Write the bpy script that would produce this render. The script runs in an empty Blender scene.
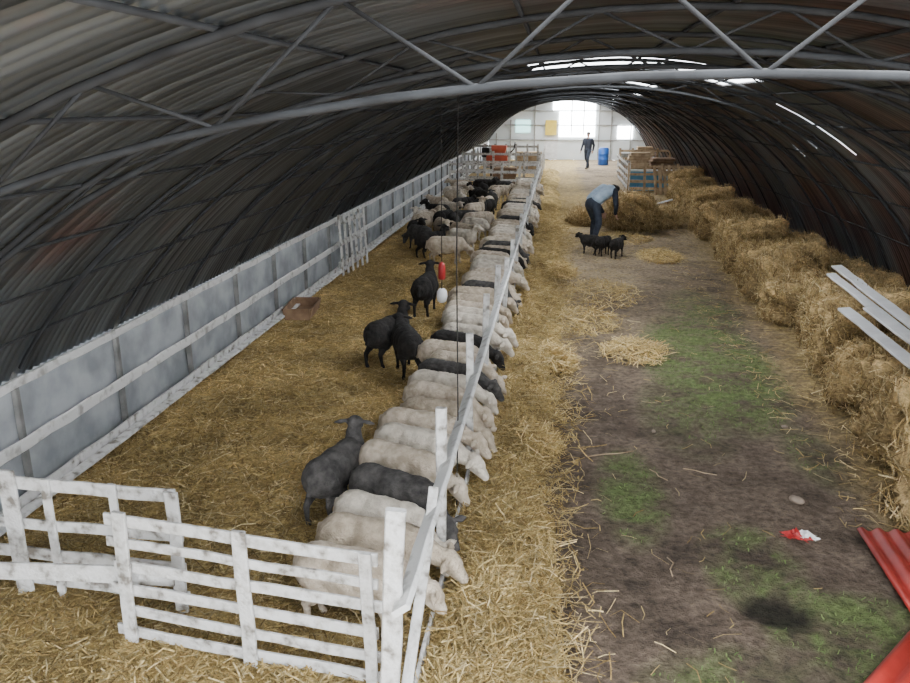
import bpy, math, random
import numpy as np
from mathutils import Vector, Matrix
random.seed(7); rng=np.random.default_rng(7)
S=bpy.context.scene; COL=S.collection
# ------------------------------------------------------------ helpers
def reg(o,label,cat,group=None,kind=None):
    o["label"]=label; o["category"]=cat
    if group: o["group"]=group
    if kind: o["kind"]=kind
    return o
def struct(o,label,cat):
    o["kind"]="structure"; o["label"]=label; o["category"]=cat; return o
def link(o,parent=None):
    COL.objects.link(o)
    if parent: o.parent=parent
    return o
def empty(name,loc,rz=0):
    o=bpy.data.objects.new(name,None); o.empty_display_size=.2
    o.location=loc; o.rotation_euler=(0,0,rz); COL.objects.link(o); return o
def mesh_np(name,v,f,mats=(),smooth=False,cols=None):
    me=bpy.data.meshes.new(name)
    v=np.asarray(v,dtype=np.float32)
    if isinstance(f,np.ndarray):
        k=f.shape[1]; n=len(f)
        me.vertices.add(len(v)); me.vertices.foreach_set("co",v.ravel())
        me.loops.add(n*k); me.loops.foreach_set("vertex_index",f.astype(np.int32).ravel())
        me.polygons.add(n); me.polygons.foreach_set("loop_start",np.arange(0,n*k,k,dtype=np.int32))
        me.update(calc_edges=True)
    else:
        me.from_pydata(v.tolist(),[],f); me.update()
    for m in mats: me.materials.append(m)
    if smooth: me.polygons.foreach_set("use_smooth",np.ones(len(me.polygons),dtype=bool))
    if cols is not None:
        a=me.color_attributes.new("Col","FLOAT_COLOR","POINT")
        c=np.ones((len(v),4),dtype=np.float32); c[:,:3]=cols
        a.data.foreach_set("color",c.ravel())
    me.validate()
    return me
def obj(name,me,loc=(0,0,0),rot=(0,0,0),parent=None):
    o=bpy.data.objects.new(name,me); o.location=loc; o.rotation_euler=rot
    return link(o,parent)
_T=rng.random((256,256)).astype(np.float32)
def vn(x,y):
    xi=np.floor(x).astype(int); yi=np.floor(y).astype(int); fx=x-xi; fy=y-yi
    fx=fx*fx*(3-2*fx); fy=fy*fy*(3-2*fy)
    g=lambda a,b:_T[a&255,b&255]
    return (g(xi,yi)*(1-fx)+g(xi+1,yi)*fx)*(1-fy)+(g(xi,yi+1)*(1-fx)+g(xi+1,yi+1)*fx)*fy
def fbm(x,y,o=4):
    x=np.asarray(x,dtype=float); y=np.asarray(y,dtype=float)
    s=0;a=.5
    for i in range(o): s=s+a*vn(x*2**i+17*i,y*2**i+31*i); a*=.5
    return s/(1-.5**o)
# ------------------------------------------------------------ materials
def newmat(name):
    m=bpy.data.materials.new(name); m.use_nodes=True; nt=m.node_tree
    return m,nt,nt.nodes["Principled BSDF"]
def noisemat(name,c1,c2,scale=8,rough=.8,bump=.2,stretch=(1,1,1),metal=0,c3=None,det=6,lo=.35,hi=.65,bscale=None,bdist=.02,sheen=0):
    m,nt,b=newmat(name); N=nt.nodes; L=nt.links
    tc=N.new("ShaderNodeTexCoord"); mp=N.new("ShaderNodeMapping"); mp.inputs["Scale"].default_value=stretch
    L.new(tc.outputs["Object"],mp.inputs[0])
    oi=N.new("ShaderNodeObjectInfo")
    no=N.new("ShaderNodeTexNoise"); no.noise_dimensions='4D'; no.inputs["Scale"].default_value=scale; no.inputs["Detail"].default_value=det
    L.new(mp.outputs[0],no.inputs["Vector"])
    mm=N.new("ShaderNodeMath"); mm.operation='MULTIPLY'; mm.inputs[1].default_value=20; L.new(oi.outputs["Random"],mm.inputs[0]); L.new(mm.outputs[0],no.inputs["W"])
    cr=N.new("ShaderNodeValToRGB"); e=cr.color_ramp.elements
    e[0].position=lo; e[0].color=(*c1,1); e[1].position=hi; e[1].color=(*c2,1)
    if c3: x=e.new((lo+hi)/2); x.color=(*c3,1)
    L.new(no.outputs["Fac"],cr.inputs[0]); L.new(cr.outputs[0],b.inputs["Base Color"])
    b.inputs["Roughness"].default_value=rough; b.inputs["Metallic"].default_value=metal
    if bump:
        n2=N.new("ShaderNodeTexNoise"); n2.inputs["Scale"].default_value=bscale or scale*3; n2.inputs["Detail"].default_value=5
        L.new(mp.outputs[0],n2.inputs["Vector"])
        bp=N.new("ShaderNodeBump"); bp.inputs["Strength"].default_value=bump; bp.inputs["Distance"].default_value=bdist
        L.new(n2.outputs["Fac"],bp.inputs["Height"]); L.new(bp.outputs[0],b.inputs["Normal"])
    return m
def colmat(name,rough=.9,bump=.3,scale=40,tint=.5,bdist=.02,trans=0):
    m,nt,b=newmat(name); N=nt.nodes; L=nt.links
    at=N.new("ShaderNodeAttribute"); at.attribute_name="Col"
    tc=N.new("ShaderNodeTexCoord")
    no=N.new("ShaderNodeTexNoise"); no.inputs["Scale"].default_value=scale; no.inputs["Detail"].default_value=8; no.inputs["Roughness"].default_value=.7
    L.new(tc.outputs["Object"],no.inputs["Vector"])
    cr=N.new("ShaderNodeValToRGB"); e=cr.color_ramp.elements
    e[0].position=.3; e[0].color=(1-tint,1-tint,1-tint,1); e[1].position=.7; e[1].color=(1+tint*.6,1+tint*.6,1+tint*.6,1)
    L.new(no.outputs["Fac"],cr.inputs[0])
    mx=N.new("ShaderNodeMix"); mx.data_type='RGBA'; mx.blend_type='MULTIPLY'; mx.inputs[0].default_value=1
    L.new(at.outputs["Color"],mx.inputs[6]); L.new(cr.outputs[0],mx.inputs[7]); L.new(mx.outputs[2],b.inputs["Base Color"])
    b.inputs["Roughness"].default_value=rough; b.inputs["Specular IOR Level"].default_value=.2
    bp=N.new("ShaderNodeBump"); bp.inputs["Strength"].default_value=bump; bp.inputs["Distance"].default_value=bdist
    L.new(no.outputs["Fac"],bp.inputs["Height"]); L.new(bp.outputs[0],b.inputs["Normal"])
    return m
def emit(name,c,s):
    m,nt,b=newmat(name); b.inputs["Base Color"].default_value=(*c,1)
    b.inputs["Emission Color"].default_value=(*c,1); b.inputs["Emission Strength"].default_value=s
    return m
M_white=noisemat("worn_white_paint",(.19,.17,.145),(.62,.61,.595),scale=12,rough=.85,bump=.5,lo=.34,hi=.54,det=12,c3=(.48,.465,.44),bscale=50)
M_whiterail=noisemat("whitewashed_rail",(.36,.345,.32),(.66,.655,.64),scale=9,rough=.8,bump=.3,lo=.32,hi=.48,det=10,bscale=50)
M_wood=noisemat("bare_wood",(.28,.19,.11),(.5,.38,.24),scale=6,rough=.8,bump=.3)
M_greywood=noisemat("weathered_wood",(.24,.23,.21),(.42,.41,.38),scale=6,rough=.8,bump=.3)
M_steel=noisemat("painted_steel",(.010,.010,.011),(.025,.026,.028),scale=6,rough=.85,bump=.1)
M_steelL=noisemat("galvanised_chord",(.010,.0105,.012),(.026,.028,.031),scale=6,rough=.85,bump=.1)
M_post=noisemat("dull_wood_post",(.11,.11,.105),(.22,.215,.205),scale=6,rough=.8,bump=.1)
M_panel=noisemat("grey_panel",(.22,.235,.25),(.38,.395,.41),scale=2.2,rough=.85,bump=.2,det=10,lo=.38,hi=.6)
M_back=noisemat("pale_panel",(.60,.64,.65),(.75,.78,.78),scale=.8,rough=.7,bump=.05)
M_straw=colmat("straw",rough=.75,bump=.15,scale=60,tint=.25)
M_strawbase=colmat("straw_mat",rough=.95,bump=.8,scale=28,tint=.7,bdist=.04)
M_ground=colmat("earth_floor",rough=.92,bump=1.0,scale=14,tint=.65,bdist=.06)
M_grass=colmat("moss_grass",rough=.8,bump=.1,tint=.2)
M_wool=noisemat("cream_wool",(.40,.325,.24),(.66,.565,.45),scale=11,rough=.95,bump=.8,bscale=60,bdist=.025,det=10)
M_woolW=noisemat("pale_wool",(.47,.41,.33),(.74,.67,.565),scale=11,rough=.95,bump=.8,bscale=60,bdist=.025,det=10)
M_woolT=noisemat("tan_wool",(.32,.26,.19),(.55,.46,.35),scale=11,rough=.95,bump=.8,bscale=60,bdist=.025,det=10)
M_woolG=noisemat("charcoal_wool",(.026,.024,.023),(.085,.078,.073),scale=14,rough=.95,bump=.6,bscale=60,bdist=.02)
M_woolB=noisemat("black_brown_wool",(.006,.005,.005),(.022,.018,.015),scale=14,rough=.95,bump=.6,bscale=60,bdist=.02)
M_face=noisemat("cream_face",(.53,.44,.35),(.68,.58,.48),scale=12,rough=.8,bump=.2)
M_faceB=noisemat("black_face",(.004,.004,.004),(.01,.009,.009),scale=12,rough=.8,bump=.2)
M_hoof=noisemat("hoof_dark",(.02,.018,.015),(.05,.04,.035),scale=12,rough=.6,bump=.1)
M_skin=noisemat("skin",(.45,.27,.2),(.55,.34,.26),scale=20,rough=.55,bump=.1)
M_hair=noisemat("dark_hair",(.012,.01,.008),(.03,.025,.02),scale=60,rough=.6,bump=.4)
M_vest=noisemat("light_blue_vest",(.30,.40,.52),(.42,.52,.62),scale=12,rough=.8,bump=.3)
M_navy=noisemat("navy_cloth",(.012,.016,.028),(.03,.035,.05),scale=14,rough=.9,bump=.3)
M_jean=noisemat("dark_denim",(.02,.028,.045),(.045,.055,.08),scale=14,rough=.9,bump=.3)
M_shoe=noisemat("boot_rubber",(.01,.01,.01),(.03,.028,.025),scale=14,rough=.5,bump=.1)
M_red=noisemat("red_painted_sheet",(.35,.02,.015),(.55,.05,.04),scale=5,rough=.45,bump=.15)
M_redp=noisemat("red_plastic",(.3,.015,.015),(.4,.02,.02),scale=5,rough=.5,bump=0)
M_orr=noisemat("orange_red_paint",(.40,.06,.03),(.5,.09,.04),scale=5,rough=.5,bump=0)
M_wpl=noisemat("white_plastic",(.6,.6,.6),(.75,.75,.75),scale=5,rough=.35,bump=0)
M_blue=noisemat("blue_plastic",(.02,.09,.35),(.03,.13,.45),scale=5,rough=.4,bump=0)
M_teal=noisemat("light_blue_board",(.07,.25,.42),(.12,.34,.52),scale=4,rough=.6,bump=.1)
M_paleblue=noisemat("pale_blue_board",(.28,.34,.40),(.4,.46,.52),scale=4,rough=.6,bump=.1)
M_rope=noisemat("rope_dark",(.012,.01,.009),(.03,.027,.024),scale=60,rough=.9,bump=.3)
M_yel=noisemat("yellow_board",(.7,.5,.06),(.8,.6,.12),scale=4,rough=.6,bump=0)
M_brown=noisemat("brown_board",(.16,.09,.05),(.3,.19,.11),scale=5,rough=.8,bump=.2)
M_stone=noisemat("stone",(.16,.12,.09),(.28,.22,.17),scale=12,rough=.9,bump=.4)
M_glass=emit("daylit_pane",(.93,.97,1),24.0)
M_glassT=emit("daylit_teal_pane",(.45,.8,.78),2.6)
def roofmat():
    m,nt,b=newmat("corrugated_iron"); N=nt.nodes; L=nt.links
    tc=N.new("ShaderNodeTexCoord")
    no=N.new("ShaderNodeTexNoise"); no.inputs["Scale"].default_value=.7; no.inputs["Detail"].default_value=8; no.inputs["Roughness"].default_value=.6
    L.new(tc.outputs["Object"],no.inputs["Vector"])
    sp=N.new("ShaderNodeSeparateXYZ"); L.new(tc.outputs["Object"],sp.inputs[0])
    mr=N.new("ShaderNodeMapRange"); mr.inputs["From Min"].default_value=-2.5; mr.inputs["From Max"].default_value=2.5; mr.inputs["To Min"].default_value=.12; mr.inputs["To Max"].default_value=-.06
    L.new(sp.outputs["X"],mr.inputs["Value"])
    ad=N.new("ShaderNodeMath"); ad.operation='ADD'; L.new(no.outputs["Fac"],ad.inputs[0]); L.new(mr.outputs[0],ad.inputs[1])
    mp=N.new("ShaderNodeMapping"); mp.inputs["Scale"].default_value=(.35,9,.35); L.new(tc.outputs["Object"],mp.inputs[0])
    n2=N.new("ShaderNodeTexNoise"); n2.inputs["Scale"].default_value=1.0; n2.inputs["Detail"].default_value=6; L.new(mp.outputs[0],n2.inputs["Vector"])
    c1=N.new("ShaderNodeValToRGB"); e=c1.color_ramp.elements
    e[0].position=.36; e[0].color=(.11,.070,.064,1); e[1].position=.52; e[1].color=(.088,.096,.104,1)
    L.new(ad.outputs[0],c1.inputs[0])
    c2=N.new("ShaderNodeValToRGB"); e=c2.color_ramp.elements
    e[0].position=.38; e[0].color=(.5,.5,.5,1); e[1].position=.68; e[1].color=(1.8,1.8,1.8,1)
    L.new(n2.outputs["Fac"],c2.inputs[0])
    mx=N.new("ShaderNodeMix"); mx.data_type='RGBA'; mx.blend_type='MULTIPLY'; mx.inputs[0].default_value=1
    L.new(c1.outputs[0],mx.inputs[6]); L.new(c2.outputs[0],mx.inputs[7]); L.new(mx.outputs[2],b.inputs["Base Color"])
    b.inputs["Metallic"].default_value=.5; b.inputs["Roughness"].default_value=.33
    return m
M_roof=roofmat()
# ------------------------------------------------------------ geometry bits
def tube_arr(pts,r,k=6):
    pts=[Vector(p) for p in pts]; V=[];F=[]
    for i,p in enumerate(pts):
        d=(pts[min(i+1,len(pts)-1)]-pts[max(i-1,0)]).normalized()
        up=Vector((0,0,1)) if abs(d.z)<.9 else Vector((0,1,0))
        if abs(d.y)<.3: up=Vector((0,1,0))
        a=d.cross(up).normalized(); b=a.cross(d)
        for j in range(k):
            t=2*math.pi*j/k; V.append(p+a*math.cos(t)*r+b*math.sin(t)*r)
    for i in range(len(pts)-1):
        for j in range(k):
            F.append((i*k+j,i*k+(j+1)%k,(i+1)*k+(j+1)%k,(i+1)*k+j))
    F.append(tuple(range(k))[::-1]); F.append(tuple(range((len(pts)-1)*k,len(pts)*k)))
    return V,F
def tubes(name,lst,mat,k=6,smooth=True):
    V=[];F=[]
    for pts,r in lst:
        v,f=tube_arr(pts,r,k); o=len(V); V+=v; F+=[tuple(i+o for i in q) for q in f]
    return mesh_np(name,[tuple(v) for v in V],F,[mat],smooth)
def board_me(p0,p1,w,t,mat,up=(0,0,1),jit=.006,name="board"):
    p0=Vector(p0);p1=Vector(p1); d=(p1-p0); n=max(2,int(d.length/.3)+1); d.normalize()
    u=Vector(up); u=(u-d*u.dot(d)).normalized(); s=d.cross(u)
    V=[];F=[];c=min(t,w)*.18
    prof=[(-w/2+c,-t/2),(w/2-c,-t/2),(w/2,-t/2+c),(w/2,t/2-c),(w/2-c,t/2),(-w/2+c,t/2),(-w/2,t/2-c),(-w/2,-t/2+c)]
    for i in range(n):
        p=p0.lerp(p1,i/(n-1)); jw=random.uniform(-jit,jit); js=random.uniform(-jit,jit)*.6; ws=1+random.uniform(-.06,.06)
        for a,b in prof: V.append(tuple(p+u*(a*ws+jw)+s*(b+js)))
    for i in range(n-1):
        for j in range(8): F.append((i*8+j,i*8+(j+1)%8,(i+1)*8+(j+1)%8,(i+1)*8+j))
    F.append(tuple(range(8))[::-1]); F.append(tuple(range((n-1)*8,n*8)))
    return mesh_np(name,V,F,[mat])
def box_me(sx,sy,sz,mat,bev=.01,name="box",z0=0):
    import bmesh
    bm=bmesh.new(); bmesh.ops.create_cube(bm,size=1)
    for v in bm.verts: v.co=Vector((v.co.x*sx,v.co.y*sy,(v.co.z+.5)*sz+z0))
    if bev: bmesh.ops.bevel(bm,geom=bm.edges[:],offset=bev,segments=2,affect='EDGES')
    me=bpy.data.meshes.new(name); bm.to_mesh(me); bm.free(); me.materials.append(mat); return me
def join_me(name,mes):
    V=[];F=[];MI=[];ML=[]
    for me in mes:
        o=len(V); V+=[tuple(v.co) for v in me.vertices]
        idx=[]
        for m in me.materials:
            if m not in ML: ML.append(m)
            idx.append(ML.index(m))
        for p in me.polygons: F.append(tuple(i+o for i in p.vertices)); MI.append(idx[p.material_index] if idx else 0)
    r=bpy.data.meshes.new(name); r.from_pydata(V,[],F); r.update()
    for m in ML: r.materials.append(m)
    r.polygons.foreach_set("material_index",MI); return r
STR=np.array([[.66,.48,.20],[.54,.38,.145],[.78,.61,.32],[.38,.255,.10],[.60,.45,.20]])
def blades(pos,lmin,lmax,w,pitch,pal=STR,azs=None,bright=1.0):
    n=len(pos); L=rng.uniform(lmin,lmax,n)[:,None]; az=rng.uniform(0,2*np.pi,n) if azs is None else azs
    pt=rng.normal(0,pitch,n)
    d=np.stack([np.cos(az)*np.cos(pt),np.sin(az)*np.cos(pt),np.sin(pt)],1)
    s=np.stack([-np.sin(az),np.cos(az),rng.normal(0,.5,n)],1); s/=np.linalg.norm(s,axis=1)[:,None]
    s=s*(w*rng.uniform(.6,1.3,n))[:,None]
    bend=np.stack([rng.normal(0,.12,n),rng.normal(0,.12,n),rng.normal(.0,.08,n)],1)*L
    a=pos-d*L/2; b=pos+bend; c=pos+d*L/2
    V=np.stack([a-s*.5,a+s*.5,b-s*.5,b+s*.5,c-s*.5,c+s*.5],1).reshape(-1,3)
    i=np.arange(n)[:,None]*6
    F=np.concatenate([i+np.array([[0,1,3,2]]),i+np.array([[2,3,5,4]])],0)
    k=pal[rng.integers(0,len(pal),n)]*rng.uniform(.7,1.2,n)[:,None]*bright
    return V,F,np.repeat(k,6,axis=0)
def blades_obj(name,pos,*a,mat=None,**k):
    V,F,C=blades(pos,*a,**k); return mesh_np(name,V,F,[mat or M_straw],cols=C)
# ------------------------------------------------------------ shell
CX,HW,AP=.6,5.0,3.80; BL,BR=1.14,.30; Y0,Y1=-3.0,52.0
def zup(x):
    d=min(abs(x-CX),HW); b=BR if x>CX else BL; h=AP-b; R=(HW*HW+h*h)/(2*h)
    c=b+math.sqrt(max(R*R-d*d,0))-(R-h); e=b+h*math.sqrt(max(1-(d/HW)**2,0))
    w=.08
    return w*e+(1-w)*c
def zlo(x,ins=.62):
    d=min(abs(x-CX),HW)/HW; return zup(x)-ins*(1-d*d)**2-.05
nt_=48; xs_=CX+HW*np.cos(np.linspace(0,math.pi,nt_+1)); PT=.10; dy=PT/4; ys=np.arange(Y0,Y1+dy,dy)
A=np.array([(x,zup(x)) for x in xs_]); tg=np.gradient(A,axis=0); nrm=np.stack([tg[:,1],-tg[:,0]],1); nrm/=np.linalg.norm(nrm,axis=1)[:,None]
off=.016*np.sin(2*np.pi*ys/PT)
V=np.zeros((len(ys),nt_+1,3)); V[:,:,1]=ys[:,None]
V[:,:,0]=A[None,:,0]+nrm[None,:,0]*off[:,None]; V[:,:,2]=A[None,:,1]+nrm[None,:,1]*off[:,None]
V=V.reshape(-1,3); I,J=np.meshgrid(np.arange(len(ys)-1),np.arange(nt_),indexing='ij')
Fq=np.stack([I*(nt_+1)+J,I*(nt_+1)+J+1,(I+1)*(nt_+1)+J+1,(I+1)*(nt_+1)+J],-1).reshape(-1,4)
yc=ys[I.ravel()]+dy/2; xc=A[J.ravel(),0]
hole=np.zeros(len(Fq),bool)  # most openings besides the visible skylight are added to brighten the barn
for (xa,xb,ya,yb) in [(-3.4,4.4,-2.9,-.5),(-1.0,3.6,-.5,.9),(-.2,3.4,.9,3.2),(-.3,2.3,9.15,11.9),(-.2,2.0,16.2,18.0),(-.6,2.4,22.6,24.4),(-.6,2.4,29,31),(-.6,2.8,36,38.6),(-.8,3.0,41.5,50.5),(2.9,3.9,11.3,11.37),(2.9,4.0,13.0,13.1),(2.9,4.2,14.4,14.5),(2.9,3.9,10.2,10.26)]:  # thin slits on the right slope imitate sheen on the roof sheets
    hole|=(xc>xa)&(xc<xb)&(yc>ya)&(yc<yb)
me=mesh_np("ceiling",V,Fq[~hole],[M_roof],True)
struct(obj("ceiling",me),"dark corrugated iron arched barn roof with skylight, added openings, sheen slits","ceiling")
o=obj("wall_left",box_me(.05,Y1-Y0,1.2,M_panel,0),(-4.47,(Y0+Y1)/2,-.02)); struct(o,"grey painted low side wall of the barn","wall")
o=obj("wall_right",box_me(.05,Y1-Y0,.38,M_panel,0),(5.66,(Y0+Y1)/2,-.02)); struct(o,"low grey kick wall behind hay bales","wall")
k=1
for z,w,x,mt in [(1.1,.08,-4.36,M_whiterail),(.58,.10,-4.34,M_whiterail),(.14,.14,-4.28,M_white)]:
    o=obj("trim_%d"%k,board_me((x,Y0,z),(x,Y1,z),w,.03,mt,jit=.008)); struct(o,"long whitewashed plank nailed along the side wall","wall trim"); k+=1
o=obj("trim_%d"%k,board_me((-4.2,4.5,.13),(-4.2,Y1,.13),.1,.03,M_white,up=(1,0,0),jit=.006)); struct(o,"flat whitewashed sill plank","wall trim"); k+=1
o=obj("trim_%d"%k,board_me((5.5,Y0,.36),(5.5,Y1,.36),.1,.03,M_paleblue,jit=.005)); struct(o,"pale blue-grey sill board under the roof edge","wall trim"); k+=1
Vb=[(x,0,zup(x)) for x in xs_]; Vb=[(5.6,0,0)]+Vb+[(-4.4,0,0)]
me=mesh_np("wall_back",Vb+[(a,.1,c) for a,b,c in Vb],[tuple(range(len(Vb))),tuple(range(len(Vb),2*len(Vb)))[::-1]],[M_back])
struct(obj("wall_back",me,(0,Y1,0)),"pale panelled end wall of the barn","wall")
def pane(nm,x0,x1,z0,z1,mt,lab,cat,y=Y1-.04):
    o=obj(nm,box_me(x1-x0,.04,z1-z0,mt,0),((x0+x1)/2,y,z0)); return struct(o,lab,cat)
pane("window_1",-.4,2.2,3.0,3.58,M_glass,"bright translucent gable panel","window")
pane("window_2",.0,2.2,1.4,2.95,M_glass,"bright translucent panel above the doorway","window")
pane("window_3",3.6,4.5,1.3,2.05,M_glass,"small bright daylit window","window")
pane("window_4",-2.7,-1.8,1.65,2.4,M_glassT,"small teal tinted window","window")
pane("door_1",-.9,-.05,.05,2.3,M_wpl,"tall pale sliding barn door","door")
for i,(a,b) in enumerate([((-4.3,1.2),(5.3,1.2)),((-2.3,2.95),(3.6,2.95)),((-1.5,0),(-1.5,3.3)),((3.2,0),(3.2,3.1)),((-3.0,0),(-3.0,2.4)),((.75,1.5),(.75,3.7)),((1.5,1.5),(1.5,3.7)),((-3.9,0),(-3.9,1.6)),((4.4,0),(4.4,2.1)),((-3.4,2.1),(4.6,2.1)),((2.45,0),(2.45,3.4))]):
    o=obj("trim_%d"%k,board_me((a[0],Y1-.1,a[1]),(b[0],Y1-.1,b[1]),.08,.06,M_greywood,up=(0,1,0))); struct(o,"grey framing member on the end wall","wall trim"); k+=1
# ------------------------------------------------------------ floor
gx=np.arange(-4.46,5.7,.07); gy=np.concatenate([np.arange(-6,20,.07),np.arange(20,52.3,.14)])
X,Y=np.meshgrid(gx,gy,indexing='xy')
Z=.04*(fbm(X*1.5,Y*1.5)-.5)+.05*(fbm(X*6,Y*6,3)-.5)-.01
n1=fbm(X*.9+5,Y*.9); n2=fbm(X*3,Y*3+9); n3=fbm(X*9+3,Y*9)
dirt=np.stack([.145+.0*X,.108+0*X,.080+0*X],-1)*(.25+1.5*n2)[...,None]
tan=np.array([.40,.31,.205]); strawc=np.array([.52,.38,.17])
def mixc(c,d,m): m=np.clip(m,0,1)[...,None]; return c*(1-m)+d*m
col=mixc(dirt,tan*(.7+.6*n2)[...,None],np.clip((Y-9)/7,0,1)*(1-.6*np.clip((X-1.6)/1.6,0,1)*(Y<18))*np.clip(n1*1.6,0,1))
g=np.zeros_like(X)
for (cx,cy,rx,ry,s) in [(2.1,10.6,.85,2.4,1.3),(1.5,8.6,.5,1.2,.5),(.75,6.6,.3,.9,.9),(1.55,5.5,.35,.6,1),(2.1,4.7,.6,.5,1.4),(2.6,7.6,.3,.8,.4),(1.2,4.0,.6,.5,.8),(2.5,13.5,.6,1.6,.6)]:
    g=np.maximum(g,s*(1.35-((X-cx)/rx)**2-((Y-cy)/ry)**2))
gm=np.clip(g,0,1)*np.clip((n2*.7+n3*.6-.42)*2.8,0,1)
col=mixc(col,np.array([.115,.165,.05])*(.7+.7*n3)[...,None],gm*.8)
dh=np.clip(1.5-(((X-1.58)/.24)**2+((Y-4.95)/.2)**2)*(1+.8*(n3-.5)),0,1)
col=mixc(col,np.array([.02,.016,.013])+0*col,dh*.9); Z=Z-.05*dh
sm=np.clip((-.02-X+.9*(n1-.5)+np.clip((Y-10)/16,0,1.3))*2.2,0,1)*np.clip(.35+n3*1.1,0,1)
col=mixc(col,strawc*(.55+.8*n3)[...,None],sm)
sr=np.clip((X-2.7-np.clip((Y-8)/14,0,1)*.7+.6*(n1-.5))*2.5,0,1)*np.clip(.2+n3*1.1,0,1)
col=mixc(col,strawc*(.5+.7*n3)[...,None],sr*.8)
ny,nx=X.shape; V=np.stack([X,Y,Z],-1).reshape(-1,3)
I,J=np.meshgrid(np.arange(ny-1),np.arange(nx-1),indexing='ij')
Fq=np.stack([I*nx+J,I*nx+J+1,(I+1)*nx+J+1,(I+1)*nx+J],-1).reshape(-1,4)
struct(obj("floor",mesh_np("floor",V,Fq,[M_ground],True,cols=col.reshape(-1,3))),"trampled earth barn floor with moss patches","floor")
def sheet(x0,x1,y0,y1,st,zf,cf):
    gx=np.arange(x0,x1+st,st); gy=np.arange(y0,y1+st,st); X,Y=np.meshgrid(gx,gy,indexing='xy')
    Z=zf(X,Y); C=cf(X,Y); ny,nx=X.shape
    I,J=np.meshgrid(np.arange(ny-1),np.arange(nx-1),indexing='ij')
    Fq=np.stack([I*nx+J,I*nx+J+1,(I+1)*nx+J+1,(I+1)*nx+J],-1).reshape(-1,4)
    return np.stack([X,Y,Z],-1).reshape(-1,3),Fq,C.reshape(-1,3)
def strawcol(X,Y,b=1.0):
    n=fbm(X*12,Y*12,3); m=fbm(X*1.6,Y*1.6)
    return (np.array([.52,.37,.15])*b)*((.3+1.1*n)*(.5+1.05*m))[...,None]
def zb(X,Y): return .03+.07*(fbm(X*2.5,Y*2.5)-.35)+.05*(fbm(X*12,Y*12,2)-.5)
V1=sheet(-4.43,-.72,1.5,36,.05,zb,lambda X,Y:strawcol(X,Y,1.12))
def merge(L):
    V=[];F=[];C=[];o=0
    for v,f,c in L: V.append(v);F.append(f+o);C.append(c);o+=len(v)
    return np.concatenate(V),np.concatenate(F),np.concatenate(C)
n=58000; py=3.0+20*rng.random(n)**1.7; px=rng.uniform(-4.3,-.72,n); pz=zb(px,py)+rng.uniform(0,.03,n)
pm_=(.45+1.05*fbm(px*1.6,py*1.6))*(.82+.25*np.clip((py-4)/4,0,1))
B=blades(np.stack([px,py,pz],1),.07,.24,.0085,.2,bright=1.05); B=(B[0],B[1],B[2]*np.repeat(pm_,6)[:,None])
V,F,C=merge([V1,B])
reg(obj("straw_bedding",mesh_np("straw_bedding",V,F,[M_strawbase],cols=C)),"golden straw bedding covering the sheep pen","straw",kind="stuff")
def zh(X,Y):
    c=-.40+.06*np.sin(Y*.7); w=.44+.25*(fbm(Y*.6,Y*0+3)-.5)
    return np.clip(.17*(1-((X-c)/w)**2),-.06,1)+.16*(fbm(X*3.2,Y*3.2)-.5)+.06*(fbm(X*13,Y*13,2)-.5)
V1=sheet(-.95,.28,2.0,42,.05,zh,lambda X,Y:strawcol(X,Y,1.2))
n=38000; py=2.8+24*rng.random(n)**1.8; px=rng.normal(-.36,.22,n)+np.where(rng.random(n)<.2,.5*(fbm(py*.9,py*0)-.2)+.03*np.clip(py-6,0,6),0); px=np.clip(px,-.8,1.2); pz=np.maximum(zh(px,py),.0)+rng.uniform(0,.05,n)
pm_=.5+.85*fbm(px*3,py*3)
B=blades(np.stack([px,py,pz],1),.1,.30,.0075,.28,bright=1.0); B=(B[0],B[1],B[2]*np.repeat(pm_,6)[:,None])
V,F,C=merge([V1,B])
reg(obj("loose_hay",mesh_np("loose_hay",V,F,[M_strawbase],cols=C)),"row of loose feed hay along the feeding fence","hay",kind="stuff")
n=12000; py=3+28*rng.random(n)**1.1; px=np.clip(np.abs(rng.normal(0,1.2,n))-.05,0,5)
keep=(rng.random(n)<np.clip(.06+(py-10)/14,0.06,1)+(px<.25)*.5)&(fbm(px*2,py*2)+rng.random(n)*.3>.53); px,py=px[keep],py[keep]
n2_=2500; qx=rng.uniform(2.4,4.0,n2_); qy=rng.uniform(6,26,n2_); px=np.concatenate([px,qx]); py=np.concatenate([py,qy])
B=blades(np.stack([px,py,np.full(len(px),.025)],1),.06,.22,.006,.06,bright=.85)
reg(obj("scattered_straw",mesh_np("scattered_straw",B[0],B[1],[M_straw],cols=B[2])),"thin scattered straw on the earth aisle","straw",kind="stuff")
m=(gm.ravel()>.3)&(Y.ravel()<14)&(dh.ravel()<.1); P=np.stack([X.ravel(),Y.ravel(),Z.ravel()],1)[m]
P=np.repeat(P,2,axis=0)+rng.uniform(-.035,.035,(len(P)*2,3))*np.array([1,1,0])
B=blades(P+np.array([0,0,.008]),.015,.045,.007,.9,pal=np.array([[.125,.185,.055],[.175,.23,.08],[.10,.15,.045]]))
reg(obj("moss_patch",mesh_np("moss_patch",B[0],B[1],[M_grass],cols=B[2])),"short green moss and grass patches on the floor","grass",kind="stuff")
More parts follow.
